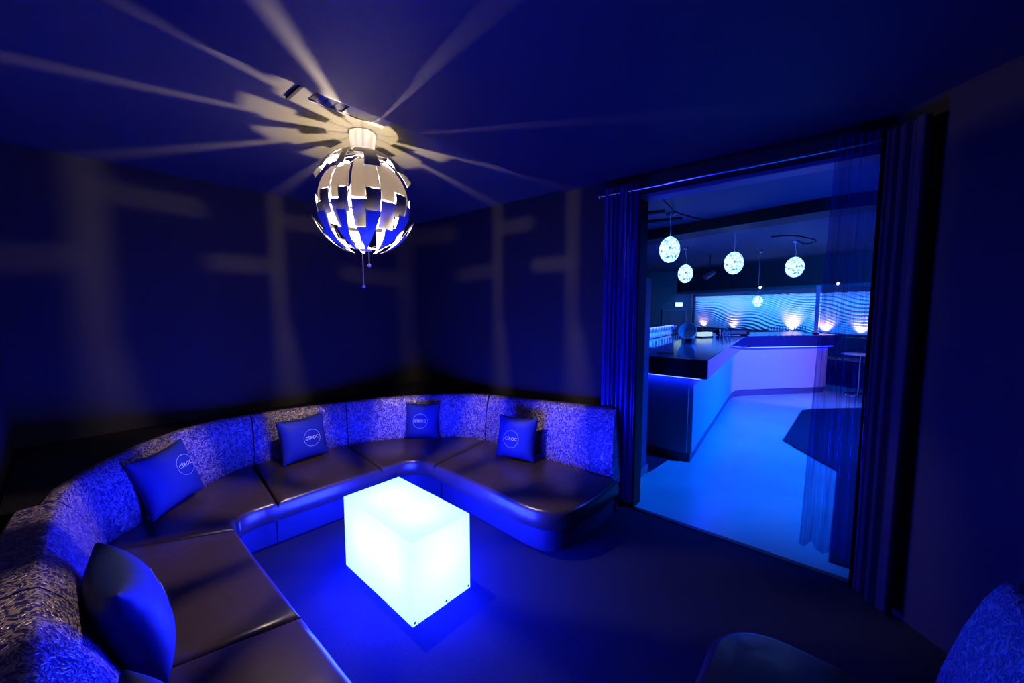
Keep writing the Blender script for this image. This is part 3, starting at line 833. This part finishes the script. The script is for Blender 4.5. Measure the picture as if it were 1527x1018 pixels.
# cables along the ceiling, spotlight, small lamps
bm = BM(); tube(bm, catmull([(4.3, 1.60, HZ - .02), (4.75, 1.62, HZ - .06), (5.14, 1.70, HZ - .02), (5.5, 1.52, HZ - .07), (6.0, 1.35, HZ - .06), (6.6, 1.32, HZ - .02)], 6), .008, 6)
tag(obj('ceiling_cable', bm, M['black'], smooth=60), 'thin black cable looping along the ceiling to the globe pendants', 'cable')
bm = BM(); tube(bm, catmull([(7.2, .95, HZ2 - .01), (7.2, .66, HZ2 - .03), (7.7, .43, HZ2 - .05), (7.95, .55, HZ2 - .06), (7.93, .70, HZ2 - .01)], 6), .008, 6)
tag(obj('ceiling_cable', bm, M['black'], smooth=60), 'thin black cable on the ceiling by the right globe pendant', 'cable')
for (x, y, l) in ((5.0, 2.02, 'dark slotted vent on the bar ceiling nearest the left curtain'), (6.35, 2.25, 'dark slotted vent on the bar ceiling beside the beam')):
    t = empty('ceiling_vent', (x, y, HZ), R(14)); tag(t, l, 'vent')
    if x > 6: t.location.x = 5.55; t.location.y = 1.98
    bm = BM(); box(bm, -.05, .05, -.22, .22, -.02, 0); obj('frame', bm, M['black'], t)
    for k in range(3):
        bm = BM(); box(bm, -.035 + .03 * k, -.025 + .03 * k, -.2, .2, -.024, -.02); obj('slat', bm, M['dark_metal'], t)
t = empty('spotlight', (8.77, 2.186, HZ2)); tag(t, 'small dark spotlight hanging from the bar ceiling', 'spotlight')
bm = BM(); tube(bm, [(0, 0, 0), (0, 0, -.36)], .01, 8); obj('drop_rod', bm, M['dark_metal'], t)
bm = BM(); tube(bm, [(-.10, .06, -.48), (.08, -.05, -.36)], [.055, .05], 14); obj('head', bm, M['grey_metal'], t, smooth=50)
for s, o_, z, l in ((2.30, .30, 1.929, 'tiny white downlight in the bulkhead left of the bar post'), (3.9, .30, 1.929, 'tiny white downlight in the bulkhead behind the right sheer curtain')):
    q = wpt(s, .56, 2.0); t = empty('downlight', tuple(q)); tag(t, l, 'lamp')
    bm = BM(); sphere(bm, (0, 0, 0), .03, 12, 8); obj('lens', bm, M['downlight'], t, smooth=60)
    bm = BM(); tube(bm, [(0, 0, 0), (-wn.x * .03, -wn.y * .03, 0)], .035, 12); obj('ring', bm, M['dark_metal'], t, smooth=50)

# uplights along the foot of the wave panel
UP = [(.32, 'uplight at the left end of the wave panel'), (1.25, 'uplight under the wave panel left of the smallest globe lamp'), (2.75, 'uplight under the wave panel above the glasses on the far bar arm'), (3.45, 'uplight under the wave panel beside the glass post'), (4.10, 'uplight under the wave panel seen through the right sheer curtain')]
for s, l in UP:
    q = wpt(s, .11, .955); t = empty('uplight', tuple(q)); tag(t, l, 'lamp', 'uplights under the wave panel')
    bm = BM(); lathe(bm, [(0, -.06), (.04, -.06), (.045, 0), (.038, 0), (.034, -.02), (0, -.02)], 14); obj('housing', bm, M['dark_metal'], t, smooth=40)
    li = bpy.data.lights.new('uplight_lamp', 'SPOT'); li.energy = 24; li.color = (1, .52, .50); li.spot_size = R(95); li.spot_blend = .9; li.shadow_soft_size = .02
    lo = bpy.data.objects.new('uplight_lamp', li); C.objects.link(lo); lo.location = q + Vector((0, 0, .01))
    d = Vector((-wn.x * .62, -wn.y * .62, 1)); lo.rotation_euler = d.to_track_quat('-Z', 'Y').to_euler()
bm = BM(); wallbox(bm, -.1, WL, .05, .26, .0, .89)
structure('wall_dado', bm, M['hall_beam'], 'dark ledge wall under the wave panel', 'wall')

# bench and glass table seen through the right curtain
q = wpt(4.35, .75, 0)
t = empty('bench', (q.x, q.y, 0), math.atan2(wd.y, wd.x)); tag(t, 'low dark bench under the wave panel behind the right sheer curtain', 'bench')
bm = BM(); box(bm, -.8, .9, -.28, .28, .30, .50); obj('seat', bm, M['bench'], t, bevel=.03, seg=3)
bm = BM(); box(bm, -.76, .86, -.22, .22, 0, .30); obj('base', bm, M['black'], t)
t = empty('cocktail_table', (9.0, -.22, 0)); tag(t, 'small round glass table in front of the low bench', 'table')
bm = BM(); lathe(bm, [(0, .70), (.26, .70), (.265, .708), (.26, .716), (0, .716)], 32); obj('tabletop', bm, M['tile'], t, smooth=40)
bm = BM(); lathe(bm, [(.02, .03), (.02, .70)], 14); obj('column', bm, M['chrome'], t, smooth=60)
bm = BM(); lathe(bm, [(0, 0), (.19, 0), (.18, .015), (.03, .035), (0, .035)], 24); obj('foot', bm, M['chrome'], t, smooth=40)

# ------------------------------------------------------------------ unseen spots added to brighten the bar hall
def spot(loc, tgt, col, e, size=60, blend=.8, soft=.1):
    li = bpy.data.lights.new('added_hall_spot', 'SPOT'); li.energy = e; li.color = col; li.spot_size = R(size); li.spot_blend = blend; li.shadow_soft_size = soft
    o = bpy.data.objects.new('added_hall_spot', li); C.objects.link(o); o.location = loc
    o.rotation_euler = (Vector(tgt) - Vector(loc)).to_track_quat('-Z', 'Y').to_euler(); return o
spot((4.4, -1.5, 2.6), (4.6, .8, 0), (.0, .115, 1), 1900, 75)
spot((6.6, -2.2, 2.5), (6.6, .9, 0), (.0, .11, 1), 3300, 75)
spot((7.0, -2.6, 2.4), (8.2, .9, .45), (.34, .20, 1), 1100, 34, .5)
spot((8.0, -2.0, 2.45), (11.7, 1.5, 1.4), (.0, .22, 1), 1800, 50, .8)
spot((5.4, -.9, 2.45), (7.3, 2.3, .95), (.05, .30, 1), 1500, 26)
spot((5.0, -3.5, .6), (6.5, 1.6, 2.7), (.0, .06, 1), 1300, 80)
spot((4.3, -1.2, 2.3), (2.72, 1.25, 1.1), (.0, .05, 1), 300, 40)

# ------------------------------------------------------------------ world, camera, view
w = bpy.data.worlds.new('night'); bpy.context.scene.world = w; w.use_nodes = True
w.node_tree.nodes['Background'].inputs[0].default_value = (0, 0, .02, 1)
w.node_tree.nodes['Background'].inputs[1].default_value = .2
cam = bpy.data.cameras.new('camera'); co = bpy.data.objects.new('camera', cam); C.objects.link(co)
cam.sensor_width = 36; cam.sensor_fit = 'HORIZONTAL'; cam.lens = 582.9 * 36 / 1527; cam.clip_start = .02
yaw, pit = .70798, .08452
co.location = (0, 0, 1.5)
d = Vector((math.cos(yaw) * math.cos(pit), math.sin(yaw) * math.cos(pit), -math.sin(pit)))
co.rotation_euler = d.to_track_quat('-Z', 'Y').to_euler()
sc = bpy.context.scene; sc.camera = co
sc.view_settings.view_transform = 'Standard'; sc.view_settings.look = 'None'; sc.view_settings.gamma = 1; sc.view_settings.exposure = 0
sc.view_settings.use_curve_mapping = False
sc.cycles.use_denoising = True
sc.cycles.max_bounces = 8; sc.cycles.transparent_max_bounces = 16; sc.cycles.sample_clamp_indirect = 6
sc.cycles.caustics_reflective = False; sc.cycles.caustics_refractive = False
